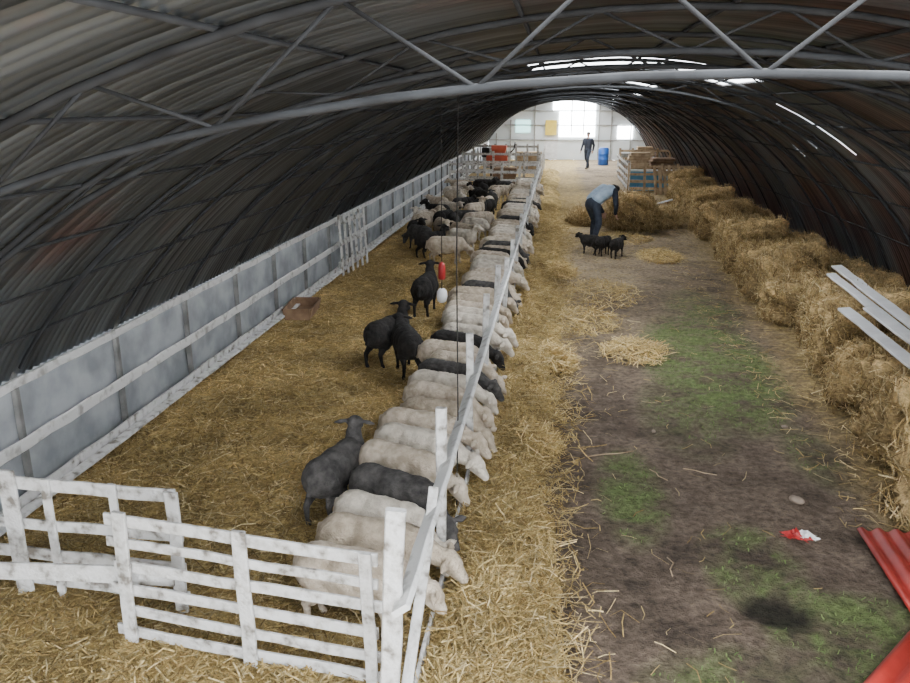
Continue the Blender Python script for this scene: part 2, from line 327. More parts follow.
# ------------------------------------------------------------ trusses
RY=[-2.125+1.575*i for i in range(35)]
xx=[CX+HW*.985*math.cos(t) for t in np.linspace(0,math.pi,41)]
def ztop(x): return zup(x)-.05
me_up=tubes("upper_chord",[([(x,0,ztop(x)) for x in xx],.018)],M_steel)
def truss_meshes(ins,r):
    lo=lambda x: zlo(x,ins)
    ml=tubes("lower_chord",[([(x,0,lo(x)) for x in xx],r)],M_steelL)
    wl=[]; seq=np.linspace(CX+4.3,CX-4.3,21)
    for i in range(20):
        f0,f1=(ztop,lo) if i%2 else (lo,ztop)
        wl.append(([(seq[i],0,f0(seq[i])),(seq[i+1],0,f1(seq[i+1]))],.008))
    return ml,tubes("web_bracing",wl,M_steel,5)
deep=truss_meshes(.36,.015); shallow=truss_meshes(.20,.018)
for i,y in enumerate(RY):
    if i>=3 and (i%2 or i<6):
        ml,mw=deep if y<3 else shallow
        o=obj("roof_truss",me_up,(0,y,0)); reg(o,"arched dark steel roof truss with zigzag bracing","truss",group="arched roof trusses")
        obj("lower_chord",ml,parent=o)
        obj("web_bracing",mw,parent=o)
    else:
        o=obj("roof_rib",me_up,(0,y,0)); reg(o,"thin arched dark steel roof rib","rib",group="arched roof ribs")
for x in [-4.1,-3.7,-3.2,-2.6,-1.9,-1.1,-.2,.8,1.7,2.5,3.3,4.0,4.6,5.1]:
    z=zup(x)-.03; o=obj("roof_purlin",tubes("purlin",[([(x,Y0,z),(x,Y1-.1,z)],.012)],M_steel,5)); reg(o,"long steel purlin running under the roof sheets","purlin",group="roof purlins")
pm=box_me(.05,.05,1.2,M_post,.005,"post")
for y in RY:
    if y<1: continue
    reg(obj("wall_post",pm,(-4.405,y,0)),"short weathered post against the side wall","post",group="side wall posts")
# ------------------------------------------------------------ gates & fences
def gate(name,label,loc,rz,length,rails,ups,mat=M_white,rw=.085,cat="gate"):
    r=empty(name,loc,rz); reg(r,label,cat)
    for z in rails:
        e=random.uniform(-.03,.03)
        obj("rail",board_me((-.02+e,0,z+random.uniform(-.015,.015)),(length+e,0,z+random.uniform(-.015,.015)),rw*random.uniform(.85,1.12),.022,mat),parent=r)
    for x,h,w in ups:
        obj("upright",board_me((x,-.03,.01),(x+random.uniform(-.02,.02),-.03,h),w,.025,mat,up=(1,0,0)),parent=r)
    return r
ang=math.atan2(-.24,1.74)
gate("fence_gate","whitewashed slatted wooden gate closing the pen",(-2.62,4.06,0.0),ang,1.74,[.10,.25,.41,.57,.73,.88],[(.06,.96,.09),(.9,.95,.085),(1.68,.93,.07)],rw=.072)
gate("fence_gate","whitewashed wooden gate with wide uprights beside the side wall",(-4.22,4.5,.0),-.06,1.88,[.16,.36,.58,.88],[(.15,.92,.08),(.66,.98,.12),(.95,.94,.06),(1.42,.95,.06),(1.84,.93,.09)],rw=.085)
o=obj("loose_plank",board_me((-3.9,3.98,.5),(-2.3,4.14,.46),.12,.025,M_white)); reg(o,"whitewashed plank tying the two gates together","plank")
fr=empty("feeding_fence",(-.73,3.4,0)); reg(fr,"long whitewashed wooden feeding fence between sheep and hay","fence")
fp=[0.0,1.6,3.5,5.1,6.7]+[8.35+1.7*i for i in range(13)]
for i,y in enumerate(fp):
    w=.1 if i==0 else .07
    obj("post",board_me((-.06 if i==0 else 0,y,0),(random.uniform(-.01,.03),y+random.uniform(-.02,.02),1.42 if i==0 else (random.uniform(1.28,1.34) if i<5 else 1.12)),w,.045,M_white,up=(1,0,0)),parent=fr)
for a,b in zip(fp[:-1],fp[1:]):
    obj("rail",board_me((.05,a-.1,.94),(.05,b+.1,.94),.105,.035,M_whiterail,up=(.8,0,.6),jit=.003),parent=fr)
    obj("kick_board",board_me((.04,a,.14),(.04,b,.14),.14,.025,M_white),parent=fr)
obj("brace",board_me((.02,-.1,.1),(.05,1.0,1.05),.06,.03,M_white,up=(1,0,0)),parent=fr)
# ------------------------------------------------------------ organic blob builder
def blob(name,parts,mats,vox,disp=None,smooth=4):
    V=[];F=[]
    def add(vv,ff):
        o=len(V); V.extend(vv); F.extend([tuple(i+o for i in q) for q in ff])
    for p in parts:
        vv=[];ff=[]
        if p[0]=='c':
            p0,r0,p1,r1=Vector(p[1]),p[2],Vector(p[3]),p[4]; d=p1-p0; L=d.length; d=d.normalized() if L>1e-6 else Vector((0,0,1))
            a=d.orthogonal().normalized(); b=d.cross(a); k=12; rings=[]
            for q in (-80,-50,-20): rings.append((p0+d*r0*math.sin(math.radians(q)),r0*math.cos(math.radians(q))))
            rings.append((p0,r0)); rings.append((p1,r1))
            for q in (20,50,80): rings.append((p1+d*r1*math.sin(math.radians(q)),r1*math.cos(math.radians(q))))
            for c,r in rings:
                for j in range(k):
                    t=2*math.pi*j/k; vv.append(tuple(c+a*math.cos(t)*r+b*math.sin(t)*r))
            h=len(rings)-1
        else:
            c=Vector(p[1]); R=Matrix.Rotation(p[4],3,'Z')@Matrix.Rotation(p[3],3,'Y'); k=16;h=10
            for i in range(h+1):
                ph=math.pi*i/h; ph=min(max(ph,.05),math.pi-.05)
                for j in range(k):
                    t=2*math.pi*j/k; vv.append(tuple(c+R@Vector((p[2][0]*math.sin(ph)*math.cos(t),p[2][1]*math.sin(ph)*math.sin(t),-p[2][2]*math.cos(ph)))))
        for i in range(h):
            for j in range(k): ff.append((i*k+j,i*k+(j+1)%k,(i+1)*k+(j+1)%k,(i+1)*k+j))
        ff.append(tuple(range(k))[::-1]); ff.append(tuple(range(h*k,(h+1)*k)))
        add(vv,ff)
    me=bpy.data.meshes.new(name+"_src"); me.from_pydata(V,[],F); me.update()
    ob=bpy.data.objects.new(name+"_src",me); COL.objects.link(ob)
    md=ob.modifiers.new("r",'REMESH'); md.mode='VOXEL'; md.voxel_size=vox; md.adaptivity=0
    sm=ob.modifiers.new("s",'SMOOTH'); sm.factor=.5; sm.iterations=smooth
    dg=bpy.context.evaluated_depsgraph_get(); dg.update()
    r=bpy.data.meshes.new_from_object(ob.evaluated_get(dg)); r.name=name
    bpy.data.objects.remove(ob)
    n=len(r.polygons); P=np.zeros(n*3); r.polygons.foreach_get("center",P); P=P.reshape(-1,3)
    def cls(P):
        best=np.full(len(P),1e9); mi=np.zeros(len(P),int)
        for p in parts:
            if p[0]=='c':
                a=np.array(p[1],float); b=np.array(p[3],float); ab=b-a; l=max(ab@ab,1e-9)
                t=np.clip(((P-a)@ab)/l,0,1); d=np.linalg.norm(P-(a+t[:,None]*ab),axis=1)-(p[2]+t*(p[4]-p[2])); m_=p[5]
            else:
                R=np.array(Matrix.Rotation(p[4],3,'Z')@Matrix.Rotation(p[3],3,'Y')); q=(P-np.array(p[1]))@R/np.array(p[2])
                d=(np.linalg.norm(q,axis=1)-1)*min(p[2]); m_=p[5]
            s=d<best; best[s]=d[s]; mi[s]=m_
        return mi
    mi=cls(P); r.materials.clear()
    for m in mats: r.materials.append(m)
    r.polygons.foreach_set("material_index",mi.astype(np.int32))
    r.polygons.foreach_set("use_smooth",np.ones(n,bool))
    if disp:
        nv=len(r.vertices); Q=np.zeros(nv*3); r.vertices.foreach_get("co",Q); Q=Q.reshape(-1,3)
        Nn=np.zeros(nv*3); r.vertices.foreach_get("normal",Nn); Nn=Nn.reshape(-1,3)
        w=(cls(Q)==0)*disp
        f=fbm(Q[:,0]*24+Q[:,2]*9,Q[:,1]*24+Q[:,2]*13,3)-.5+.5*(fbm(Q[:,0]*6+Q[:,2]*3,Q[:,1]*6+Q[:,2]*4,2)-.5)
        Q+=Nn*(w*f*2)[:,None]; r.vertices.foreach_set("co",Q.ravel())
    r.update(); return r
def sheep_parts(neck,headdir,stride=0.0,fat=1.0):
    f=fat
    P=[('e',(.24,0,.50),(.24,.17*f,.215),0,0,0),('e',(.0,0,.49),(.32,.20*f,.225),0,0,0),('e',(-.27,0,.51),(.24,.19*f,.215),0,0,0),
       ('c',(.28,0,.60),.11,(-.30,0,.62),.105,0),('e',(-.42,0,.50),(.09,.125,.14),0,0,0),
       ('c',(-.48,0,.58),.04,(-.52,0,.42),.026,0)]
    n=Vector(neck); sh=Vector((.34,0,.56)); mid=sh.lerp(n,.5)+Vector((0,0,-.01))
    P+=[('c',tuple(sh),.14,tuple(mid),.10,0),('c',tuple(mid),.10,tuple(n-(n-mid)*.2),.072,0)]
    h=Vector(headdir).normalized(); up=Vector((0,0,1)); side=h.cross(up).normalized(); top=side.cross(h).normalized()
    P+=[('c',tuple(n-(n-mid)*.25),.068,tuple(n),.072,1),('c',tuple(n+h*.0+top*.015),.085,tuple(n+h*.08+top*.012),.074,1),('c',tuple(n+h*.07),.066,tuple(n+h*.17-top*.01),.05,1),('c',tuple(n+h*.16-top*.01),.052,tuple(n+h*.21-top*.02),.046,1),
        ('c',tuple(n+h*.03-top*.045),.05,tuple(n+h*.17-top*.04),.035,1),('e',tuple(n-h*.02+top*.06),(.05,.05,.03),0,0,0)]
    for s in (1,-1):
        e0=n+side*s*.07+top*.04-h*.01; e1=e0+side*s*.15-top*.03-h*.005; em=e0.lerp(e1,.55)
        for q in (-.014,.014):
            P+=[('c',tuple(e0),.018,tuple(em+h*q),.024,1),('c',tuple(em+h*q),.024,tuple(e1),.012,1)]
        P+=[('e',tuple(n+h*.09+side*s*.066+top*.035),(.015,.015,.015),0,0,2),('e',tuple(n+h*.245+side*s*.024-top*.01),(.013,.013,.013),0,0,2)]
        st=stride*s
        P+=[('c',(.27,.09*s,.46),.10,(.26+st*.3,.10*s,.33),.06,0),('c',(.26+st*.3,.10*s,.33),.055,(.28+st*.7,.10*s,.215),.034,1),('c',(.28+st*.7,.10*s,.215),.032,(.27+st,.10*s,.06),.022,1),('c',(.27+st,.10*s,.06),.026,(.295+st,.10*s,.022),.03,2)]
        t=-stride*s
        P+=[('c',(-.30,.09*s,.48),.12,(-.23+t*.3,.11*s,.35),.085,0),('c',(-.23+t*.3,.11*s,.35),.075,(-.38+t*.7,.11*s,.235),.036,0),('c',(-.38+t*.7,.11*s,.235),.034,(-.355+t,.11*s,.06),.023,1),('c',(-.355+t,.11*s,.06),.027,(-.33+t,.11*s,.022),.031,2)]
    return P
poses={
 'feed1':sheep_parts((.60,.04,.42),(.5,.25,-.8)),
 'feed2':sheep_parts((.58,-.06,.36),(.7,-.4,-.6),.03,1.05),
 'feed3':sheep_parts((.62,.0,.46),(.7,.1,-.7),-.03,.96),
 'up':sheep_parts((.45,.03,.80),(.9,.25,-.3),.05,1.0),
 'mid':sheep_parts((.58,.0,.68),(.85,-.3,-.35),-.06,1.0),
 'graze':sheep_parts((.60,.05,.34),(.45,.1,-.85),.06,1.0)}
VAR={'cream':(M_wool,M_face,M_hoof),'pale':(M_woolW,M_face,M_hoof),'tan':(M_woolT,M_face,M_hoof),'grey':(M_woolG,M_faceB,M_hoof),'black':(M_woolB,M_faceB,M_hoof)}
LAB={'cream':"cream woolly sheep",'pale':"off-white woolly sheep",'tan':"tan woolly sheep",'grey':"charcoal sheep with black face",'black':"black-brown sheep"}
PM={}
base={p:blob("sheep_"+p,pp,VAR['cream'],.0145,.009,2) for p,pp in poses.items()}
def smesh(p,c):
    if (p,c) not in PM:
        m=base[p].copy(); m.materials.clear()
        for q in VAR[c]: m.materials.append(q)
        PM[(p,c)]=m
    return PM[(p,c)]
def sheep(x,y,rz,pose,c,sc,what,group):
    o=obj("sheep",smesh(pose,c),(x,y,.045),(0,0,rz)); o.scale=(sc,sc*random.uniform(.94,1.06),sc)
    reg(o,LAB[c]+" "+what,"sheep",group=group)
row=[(4.34,'cream'),(4.70,'tan'),(5.06,'pale'),(5.44,'grey'),(5.92,'cream'),(6.30,'pale'),(6.68,'cream'),(7.07,'tan'),(7.46,'cream'),(7.85,'pale'),(8.24,'grey'),(8.62,'cream')]
y=9.0; seqc=['cream','pale','tan','cream','pale','cream','grey','cream','pale','tan']; i=0
while y<31.5:
    row.append((y,seqc[(i*7)%10] if random.random()<.9 else 'black')); y+=random.uniform(.38,.44); i+=1
for i,(y,c) in enumerate(row):
    p=['feed1','feed2','feed3'][(i*5+i//3)%3]
    sheep(-1.10+random.uniform(-.10,.08),y,math.radians(random.uniform(-24,-6)),p,c,random.uniform(.77,.84),"eating hay through the feeding fence","sheep feeding along the fence")
sheep(-1.72,5.85,math.radians(74),'up','grey',.80,"standing head up on the straw","sheep loose in the pen")
sheep(-2.12,9.85,math.radians(65),'up','black',.86,"standing head raised on the straw","sheep loose in the pen")
sheep(-1.80,9.45,math.radians(112),'mid','black',.86,"standing behind the feeding row","sheep loose in the pen")
sheep(-2.05,12.5,math.radians(85),'up','black',.90,"standing alone near the feeding row","sheep loose in the pen")
placed=[]; tries=0
while len(placed)<36 and tries<5000:
    tries+=1
    y=random.uniform(16.6,30.5); x=random.uniform(-3.6,-1.95)
    if y<18 and x<-2.9: continue
    if all((x-a)**2+((y-b)*.8)**2>.62**2 for a,b in placed): placed.append((x,y))
cs=['cream','black','pale','grey','tan','black','cream','pale','black','cream']
placed.sort(key=lambda q:q[1])
for i,(x,y) in enumerate(placed):
    sheep(x,y,random.uniform(0,6.28),random.choice(['up','mid','graze','mid']),cs[i%10],random.uniform(.76,.86),"standing in the crowd on the straw","sheep crowd deeper in the pen")
for (x,y,rz,p) in [(.80,18.5,2.6,'mid'),(1.10,18.35,.9,'graze'),(1.38,18.1,1.1,'mid')]:
    o=obj("lamb",smesh(p,'black'),(x,y,.01),(0,0,rz)); o.scale=(.52,.55,.62); reg(o,"small black lamb standing on the aisle by the man","lamb",group="black lambs on the aisle")
# ------------------------------------------------------------ people
def hand(P,w,d,side,mi):
    w=Vector(w); d=Vector(d).normalized(); s=Vector(side); s=(s-d*s.dot(d)).normalized(); n=d.cross(s)
    P.append(('c',tuple(w),.028,tuple(w+d*.05),.03,mi))
    P.append(('c',tuple(w+d*.03+s*.018),.02,tuple(w+d*.085+s*.025),.018,mi)); P.append(('c',tuple(w+d*.03-s*.018),.02,tuple(w+d*.08-s*.028),.017,mi))
    for i,(o_,l) in enumerate([(.034,.07),(.012,.08),(-.012,.075),(-.034,.06)]):
        b=w+d*.09+s*o_; m=b+d*l*.5+n*.008; e=m+d*l*.42+n*.028
        P.append(('c',tuple(b),.0095,tuple(m),.009,mi)); P.append(('c',tuple(m),.009,tuple(e),.0075,mi))
    b=w+d*.03+s*.03; m=b+s*.03+d*.03; P.append(('c',tuple(b),.012,tuple(m),.011,mi)); P.append(('c',tuple(m),.011,tuple(m+d*.03+s*.005+n*.01),.009,mi))
def head(P,c,fwd,up,mi):
    c=Vector(c); f=Vector(fwd).normalized(); u=Vector(up); u=(u-f*u.dot(f)).normalized(); s=u.cross(f)
    P.append(('c',tuple(c+u*.02-f*.01),.092,tuple(c-u*.045+f*.02),.07,mi))
    P.append(('c',tuple(c-u*.06+f*.03),.055,tuple(c-u*.09+f*.045),.035,mi))
    P.append(('c',tuple(c+f*.085),.012,tuple(c+f*.105-u*.03),.016,mi))
    P.append(('c',tuple(c+f*.082-u*.062+s*.018),.009,tuple(c+f*.082-u*.062-s*.018),.009,mi))
    for k_ in (1,-1):
        P.append(('e',tuple(c+s*k_*.088-f*.005-u*.01),(.018,.012,.03),0,0,mi))
        P.append(('e',tuple(c+f*.082+s*k_*.032+u*.005),(.011,.011,.008),0,0,4))
    return f,u,s
pm=(M_skin,M_navy,M_jean,M_shoe,M_hair)
def legs(P,hip,knees,ankles,toes):
    for s,k_,a,t in zip((1,-1),knees,ankles,toes):
        h=(hip[0],hip[1]+.095*s,hip[2]); c=(k_[0]*.55+a[0]*.45-.012,k_[1]*.55+a[1]*.45,k_[2]*.55+a[2]*.45)
        P.append(('c',h,.112,k_,.075,2)); P.append(('c',k_,.075,c,.068,2)); P.append(('c',c,.066,a,.055,2))
        P.append(('c',(a[0]-.03,a[1],.045),.042,t,.036,3)); P.append(('c',a,.05,(a[0],a[1],.06),.045,3))
P=[]
legs(P,(-.14,0,.84),[(.10,.17,.48),(-.08,-.16,.46)],[(.08,.20,.09),(-.24,-.19,.09)],[(.24,.24,.036),(-.09,-.22,.036)])
P.append(('e',(-.14,0,.88),(.16,.19,.145),0,0,2))
P+=[('c',(-.10,.07,.94),.125,(.08,.08,1.06),.125,1),('c',(-.10,-.07,.94),.125,(.08,-.08,1.06),.125,1),('c',(.08,.08,1.06),.125,(.27,.10,1.14),.125,1),('c',(.08,-.08,1.06),.125,(.27,-.10,1.14),.125,1),('c',(.30,.16,1.15),.09,(.30,-.16,1.15),.09,1)]
P.append(('c',(.34,0,1.17),.062,(.44,0,1.15),.056,0))
hf=(.3,0,-.95); hc=(.51,0,1.13); f_,u_,s_=head(P,hc,hf,(.95,0,.3),0)
for s in (1,-1):
    sh=(.30,.22*s,1.14); el=(.28,.30*s,.86); wr=(.38,.20*s,.64)
    P+=[('c',sh,.074,el,.058,1),('c',el,.058,wr,.04,1)]
    hand(P,wr,(.4,-.05*s,-.9),(.6,-.7*s,.2),0)
per=obj("person",blob("person",P,pm,.009,None,3),(1.0,20.1,0.02),(0,0,math.radians(42))); per.scale=(1.1,1.1,1.1); reg(per,"man in pale blue vest and dark trousers bending over hay","person")
vest=blob("vest",[('c',(-.09,.075,.96),.138,(.08,.085,1.065),.14,0),('c',(-.09,-.075,.96),.138,(.08,-.085,1.065),.14,0),('c',(.08,.085,1.065),.14,(.27,.10,1.145),.14,0),('c',(.08,-.085,1.065),.14,(.27,-.10,1.145),.14,0),('c',(.29,.14,1.15),.105,(.29,-.14,1.15),.105,0)],(M_vest,),.014,None,2)
obj("vest",vest,parent=per)["label"]="pale blue sleeveless vest"
c=Vector(hc)
obj("hair",blob("hair",[('e',tuple(c+u_*.045-f_*.025),(.098,.1,.085),0,0,0),('e',tuple(c-f_*.055+u_*.0),(.06,.088,.09),0,0,0)],(M_hair,),.012,None,2),parent=per)
P=[]
legs(P,(0,0,.92),[(.14,.10,.50),(-.02,-.10,.49)],[(.17,.10,.09),(-.25,-.10,.14)],[(.33,.12,.036),(-.12,-.12,.05)])
P.append(('e',(0,0,.95),(.14,.18,.13),0,0,2))
P+=[('c',(.0,.07,1.0),.125,(.0,.08,1.2),.135,1),('c',(.0,-.07,1.0),.125,(.0,-.08,1.2),.135,1),('c',(0,.08,1.2),.135,(0,.10,1.36),.115,1),('c',(0,-.08,1.2),.135,(0,-.10,1.36),.115,1),('c',(0,.18,1.40),.075,(0,-.18,1.40),.075,1)]
P.append(('c',(0,0,1.43),.06,(.015,0,1.54),.055,0))
head(P,(.02,0,1.645),(1,0,-.12),(0,0,1),0)
for s in (1,-1):
    sh=(0,.22*s,1.39); el=(-.02-.12*s,.25*s,1.12); wr=(.08-.18*s,.23*s,.88)
    P+=[('c',sh,.07,el,.055,1),('c',el,.055,wr,.04,1)]; hand(P,wr,(.25,-.05*s,-.95),(.9,-.4*s,.1),0)
per2=obj("person",blob("person",P,pm,.010,None,3),(1.57,44.5,.02),(0,0,math.radians(-125))); per2.scale=(1.08,1.08,1.08); reg(per2,"man in dark jacket and trousers walking in the aisle","person")
c=Vector((.02,0,1.645))
obj("cap",blob("cap",[('e',tuple(c+Vector((-.015,0,.055))),(.102,.1,.075),0,0,0),('c',tuple(c+Vector((.07,.03,.05))),.014,tuple(c+Vector((.15,.0,.04))),.012,0),('c',tuple(c+Vector((.07,-.03,.05))),.014,tuple(c+Vector((.15,.0,.04))),.012,0)],(M_hair,),.012,None,1),parent=per2)
# ------------------------------------------------------------ hay bales & piles
def bale_mesh(sx,sy,sz,seed,name,nbl=1500,amp=1.0,pw=4,bl=(.08,.28)):
    import bmesh
    bm=bmesh.new(); bmesh.ops.create_cube(bm,size=1); bmesh.ops.subdivide_edges(bm,edges=bm.edges[:],cuts=15,use_grid_fill=True)
    V=np.array([v.co[:] for v in bm.verts]); F=np.array([[v.index for v in f.verts] for f in bm.faces]); bm.free()
    q=V*2; r=(np.abs(q)**pw).sum(1)**(1/pw); q=q/r[:,None]
    V=q*np.array([sx,sy,sz])/2
    nz=fbm(V[:,0]*3+seed*5+V[:,2]*2,V[:,1]*3+V[:,2]*3,3)-.5; n2=fbm(V[:,0]*9+seed+V[:,2]*7,V[:,1]*9-V[:,2]*8,2)-.5
    sl=np.sin(V[:,1]*28+seed)*.012*(np.abs(q[:,2])<.9)
    N=q/np.linalg.norm(q,axis=1)[:,None]
    V=V+N*(nz*.36+n2*.18+sl)[:,None]*amp; V[:,2]+=sz/2-.04
    low=np.clip(1-V[:,2]/(.5*sz),0,1); V[:,0]*=1+.14*low; V[:,2]=np.maximum(V[:,2],-.02)
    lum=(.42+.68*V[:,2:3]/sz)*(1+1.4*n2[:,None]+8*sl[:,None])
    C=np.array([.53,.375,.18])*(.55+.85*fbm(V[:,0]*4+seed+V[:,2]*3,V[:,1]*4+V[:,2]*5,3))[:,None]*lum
    idx=rng.integers(0,len(V),nbl); pos=V[idx]+rng.normal(0,.03,(nbl,3)); pos=pos[pos[:,2]>0]
    B=blades(pos,bl[0],bl[1],.009,.7,pal=np.array([[.62,.46,.23],[.50,.35,.15],[.72,.57,.32],[.32,.21,.09]]))
    v,f,c=merge([(V,F,C),B]); return mesh_np(name,v,f,[M_strawbase],cols=c)
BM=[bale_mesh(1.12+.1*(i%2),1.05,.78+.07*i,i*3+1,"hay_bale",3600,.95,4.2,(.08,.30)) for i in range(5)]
y=6.3; i=0
while y<31:
    fx=3.05+min(1,(y-6)/7)*.5+max(0,(y-13)/14)*.4
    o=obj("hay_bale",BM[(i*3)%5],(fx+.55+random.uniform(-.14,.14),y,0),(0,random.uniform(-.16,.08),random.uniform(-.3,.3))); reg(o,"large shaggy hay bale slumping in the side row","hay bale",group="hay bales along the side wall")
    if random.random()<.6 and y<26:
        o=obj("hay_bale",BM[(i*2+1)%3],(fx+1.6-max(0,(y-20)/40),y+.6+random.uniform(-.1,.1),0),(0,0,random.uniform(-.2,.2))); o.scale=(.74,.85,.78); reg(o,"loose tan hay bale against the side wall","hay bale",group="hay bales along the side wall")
    y+=random.uniform(1.22,1.42); i+=1
for (x,y,h,s) in [(2.0,22.3,1.0,.85),(2.9,23.2,.5,.8),(1.05,23.6,.35,.8)]:
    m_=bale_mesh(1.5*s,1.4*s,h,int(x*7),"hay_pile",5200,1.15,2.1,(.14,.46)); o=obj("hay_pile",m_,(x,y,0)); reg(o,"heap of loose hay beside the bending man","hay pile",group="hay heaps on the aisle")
def tuft(x,y,rx,ry,h,n,label):
    a=rng.uniform(0,2*np.pi,n); r=np.sqrt(rng.random(n)); px=r*np.cos(a)*rx; py=r*np.sin(a)*ry; pz=h*(1-r**2)*rng.random(n)+.01
    m_=blades_obj("hay_tuft",np.stack([px,py,pz],1),.12,.36,.010,.3,bright=1.05); o=obj("hay_tuft",m_,(x,y,0)); reg(o,label,"hay",group="loose hay tufts on the aisle")
tuft(2.35,18.3,.5,.8,.16,900,"loose tuft of hay on the earth aisle")
tuft(1.15,10.9,.45,.6,.12,600,"thin spread tuft of hay on the aisle")
tuft(.9,14.5,.7,1.2,.08,500,"thin spread tuft of hay on the aisle")
tuft(.55,12.5,.5,.9,.10,500,"thin spread tuft of hay on the aisle")
tuft(.0,10.2,.35,.5,.28,900,"loose tuft of hay on the feed row")
tuft(.1,16.2,.35,.6,.25,700,"loose tuft of hay on the feed row")
tuft(-.2,7.4,.3,.5,.25,900,"loose tuft of hay on the feed row")
tuft(1.6,20.8,.9,1.0,.10,900,"thin spread tuft of hay on the aisle")
for i,(a,b,w) in enumerate([((3.88,11.5,1.16),(3.66,8.0,1.12),.13),((3.66,11.0,1.14),(3.5,7.8,1.10),.11),((3.32,9.4,1.06),(3.28,6.8,1.02),.14),((3.50,9.2,1.12),(3.46,6.6,1.07),.11)]):
    o=obj("plank",board_me(a,b,w,.03,M_wpl,up=(1,0,.12))); reg(o,"white board lying across the hay bales","plank",group="boards on the hay bales")
# ------------------------------------------------------------ red sheets
def corr(name,w,l,pitch,mat):
    xs=np.arange(0,w+1e-6,pitch/6); z=.018*np.sin(2*np.pi*xs/pitch); V=[];F=[]
    for yy in (0,l/2,l):
        for a,b in zip(xs,z): V.append((a,yy,b))
    n=len(xs)
    for j in range(2):
        for i in range(n-1): F.append((j*n+i,j*n+i+1,(j+1)*n+i+1,(j+1)*n+i))
    return mesh_np(name,V,F,[mat],True)
o=obj("roofing_sheet",corr("roofing_sheet",1.1,2.2,.13,M_red),(2.40,6.05-2.2,.06),(0,-.03,-.03)); reg(o,"red corrugated roofing sheet on the ground","roofing sheet",group="red roofing sheets")
o.modifiers.new("t",'SOLIDIFY').thickness=.004
o=obj("roofing_sheet",corr("roofing_sheet",1.0,1.6,.13,M_red),(1.27,3.45,.11),(0,-.02,-.71)); reg(o,"red corrugated roofing sheet lying askew over another","roofing sheet",group="red roofing sheets")
o.modifiers.new("t",'SOLIDIFY').thickness=.004
bag=empty("crumpled_bag",(2.0,5.92,.02),.6); reg(bag,"crumpled red and white plastic bag on the earth","bag")
def crumple(name,sx,sy,h,mat,seed):
    n=12; V=[];F=[]
    for i in range(n+1):
        for j in range(n+1):
            u,v=i/n-.5,j/n-.5; V.append((u*sx*(1+.3*math.sin(v*9+seed)),v*sy*(1+.3*math.cos(u*8+seed)),h*random.random()*(1-abs(u)*1.6)+.005))
    for i in range(n):
        for j in range(n): F.append((i*(n+1)+j,(i+1)*(n+1)+j,(i+1)*(n+1)+j+1,i*(n+1)+j+1))
    return mesh_np(name,V,F,[mat])
obj("red_wrapper",crumple("w",.2,.14,.05,M_redp,1),(-.02,.02,.0),(0,0,-1.0),parent=bag); obj("white_wrapper",crumple("w",.15,.08,.06,M_wpl,2),(.05,-.03,0),(0,0,-.8),parent=bag)
st=blob("stone",[('e',(0,0,.015),(.06,.04,.03),0,.3,0),('e',(.02,.01,.02),(.04,.04,.025),0,.3,0)],(M_stone,),.008,.004,2)
for (x,y,s) in [(2.16,6.58,1.1),(1.1,8.0,.5),(2.5,8.3,.6)]:
    o=obj("stone",st,(x,y,.0),(0,0,x)); o.scale=(s,s,s); reg(o,"small brown stone on the earth floor","stone",group="stones on the floor")
for (x,y,rz,l) in [(.62,7.3,.3,.5),(1.0,6.9,-1.2,.25),(.95,5.35,1.4,.25),(1.4,7.0,-.5,.3)]:
    o=obj("straw_stalk",tubes("stalk",[([(-l/2,0,0),(-l/6,.02,.004),(l/6,.0,.01),(l/2,.05,0)],.005)],M_wood,5),(x,y,.03),(0,0,rz)); reg(o,"single pale dry stalk on the earth","stalk",group="dry stalks on the aisle")
# ------------------------------------------------------------ hanging things
o=obj("hanging_rope",tubes("rope",[([(-.70,5.75,3.48),(-.71,5.74,2.2),(-.70,5.75,1.0),(-.71,5.75,.22)],.005)],M_rope,6)); reg(o,"thin dark rope hanging from a roof truss","rope")
hl=empty("hanging_drinker",(-1.50,10.5,0)); reg(hl,"small red and white drinker hanging on a cord","drinker")
obj("cord",tubes("cord",[([(0,0,.90),(0,0,1.06)],.006),([(0,0,1.26),(.0,0,3.3)],.005)],M_rope,5),parent=hl)
def lathe(name,prof,mat,k=20):
    V=[];F=[]
    for r,z in prof:
        for j in range(k): V.append((r*math.cos(2*math.pi*j/k),r*math.sin(2*math.pi*j/k),z))
    for i in range(len(prof)-1):
        for j in range(k): F.append((i*k+j,i*k+(j+1)%k,(i+1)*k+(j+1)%k,(i+1)*k+j))
    F.append(tuple(range(k))[::-1]); F.append(tuple(range((len(prof)-1)*k,len(prof)*k)))
    return mesh_np(name,V,F,[mat],k>6)
obj("red_hood",lathe("hood",[(.035,1.04),(.05,1.06),(.05,1.2),(.04,1.25),(.012,1.28)],M_redp),parent=hl)
obj("white_bowl",lathe("bowl",[(.03,.72),(.06,.74),(.075,.8),(.07,.87),(.04,.91)],M_wpl),parent=hl)
# ------------------------------------------------------------ side things
tr=empty("wooden_trough",(-4.0,12.1,.05),.1); reg(tr,"small brown wooden trough on the straw by the wall","trough")
obj("bottom",box_me(.35,.8,.03,M_brown,.004),(0,0,.02),parent=tr)
for x in (-.18,.18): obj("side",box_me(.025,.8,.18,M_brown,.004),(x,0,.02),(0,.25 if x>0 else -.25,0),parent=tr)
for yy in (-.4,.4): obj("end",box_me(.4,.025,.18,M_brown,.004),(0,yy,.02),parent=tr)
pr=empty("leaning_pallet",(-4.14,15.2,.03),math.radians(82)); reg(pr,"whitewashed slatted hurdle leaning by the side wall","pallet")
for i in range(6): obj("slat",board_me((i*.26,0,.02),(i*.26,.06,1.22),.09,.02,M_white,up=(1,0,0)),parent=pr)
for z in (.25,.65,1.05): obj("cross_board",board_me((-.05,.05+z*.05,z),(1.38,.05+z*.05,z),.09,.03,M_white),parent=pr)
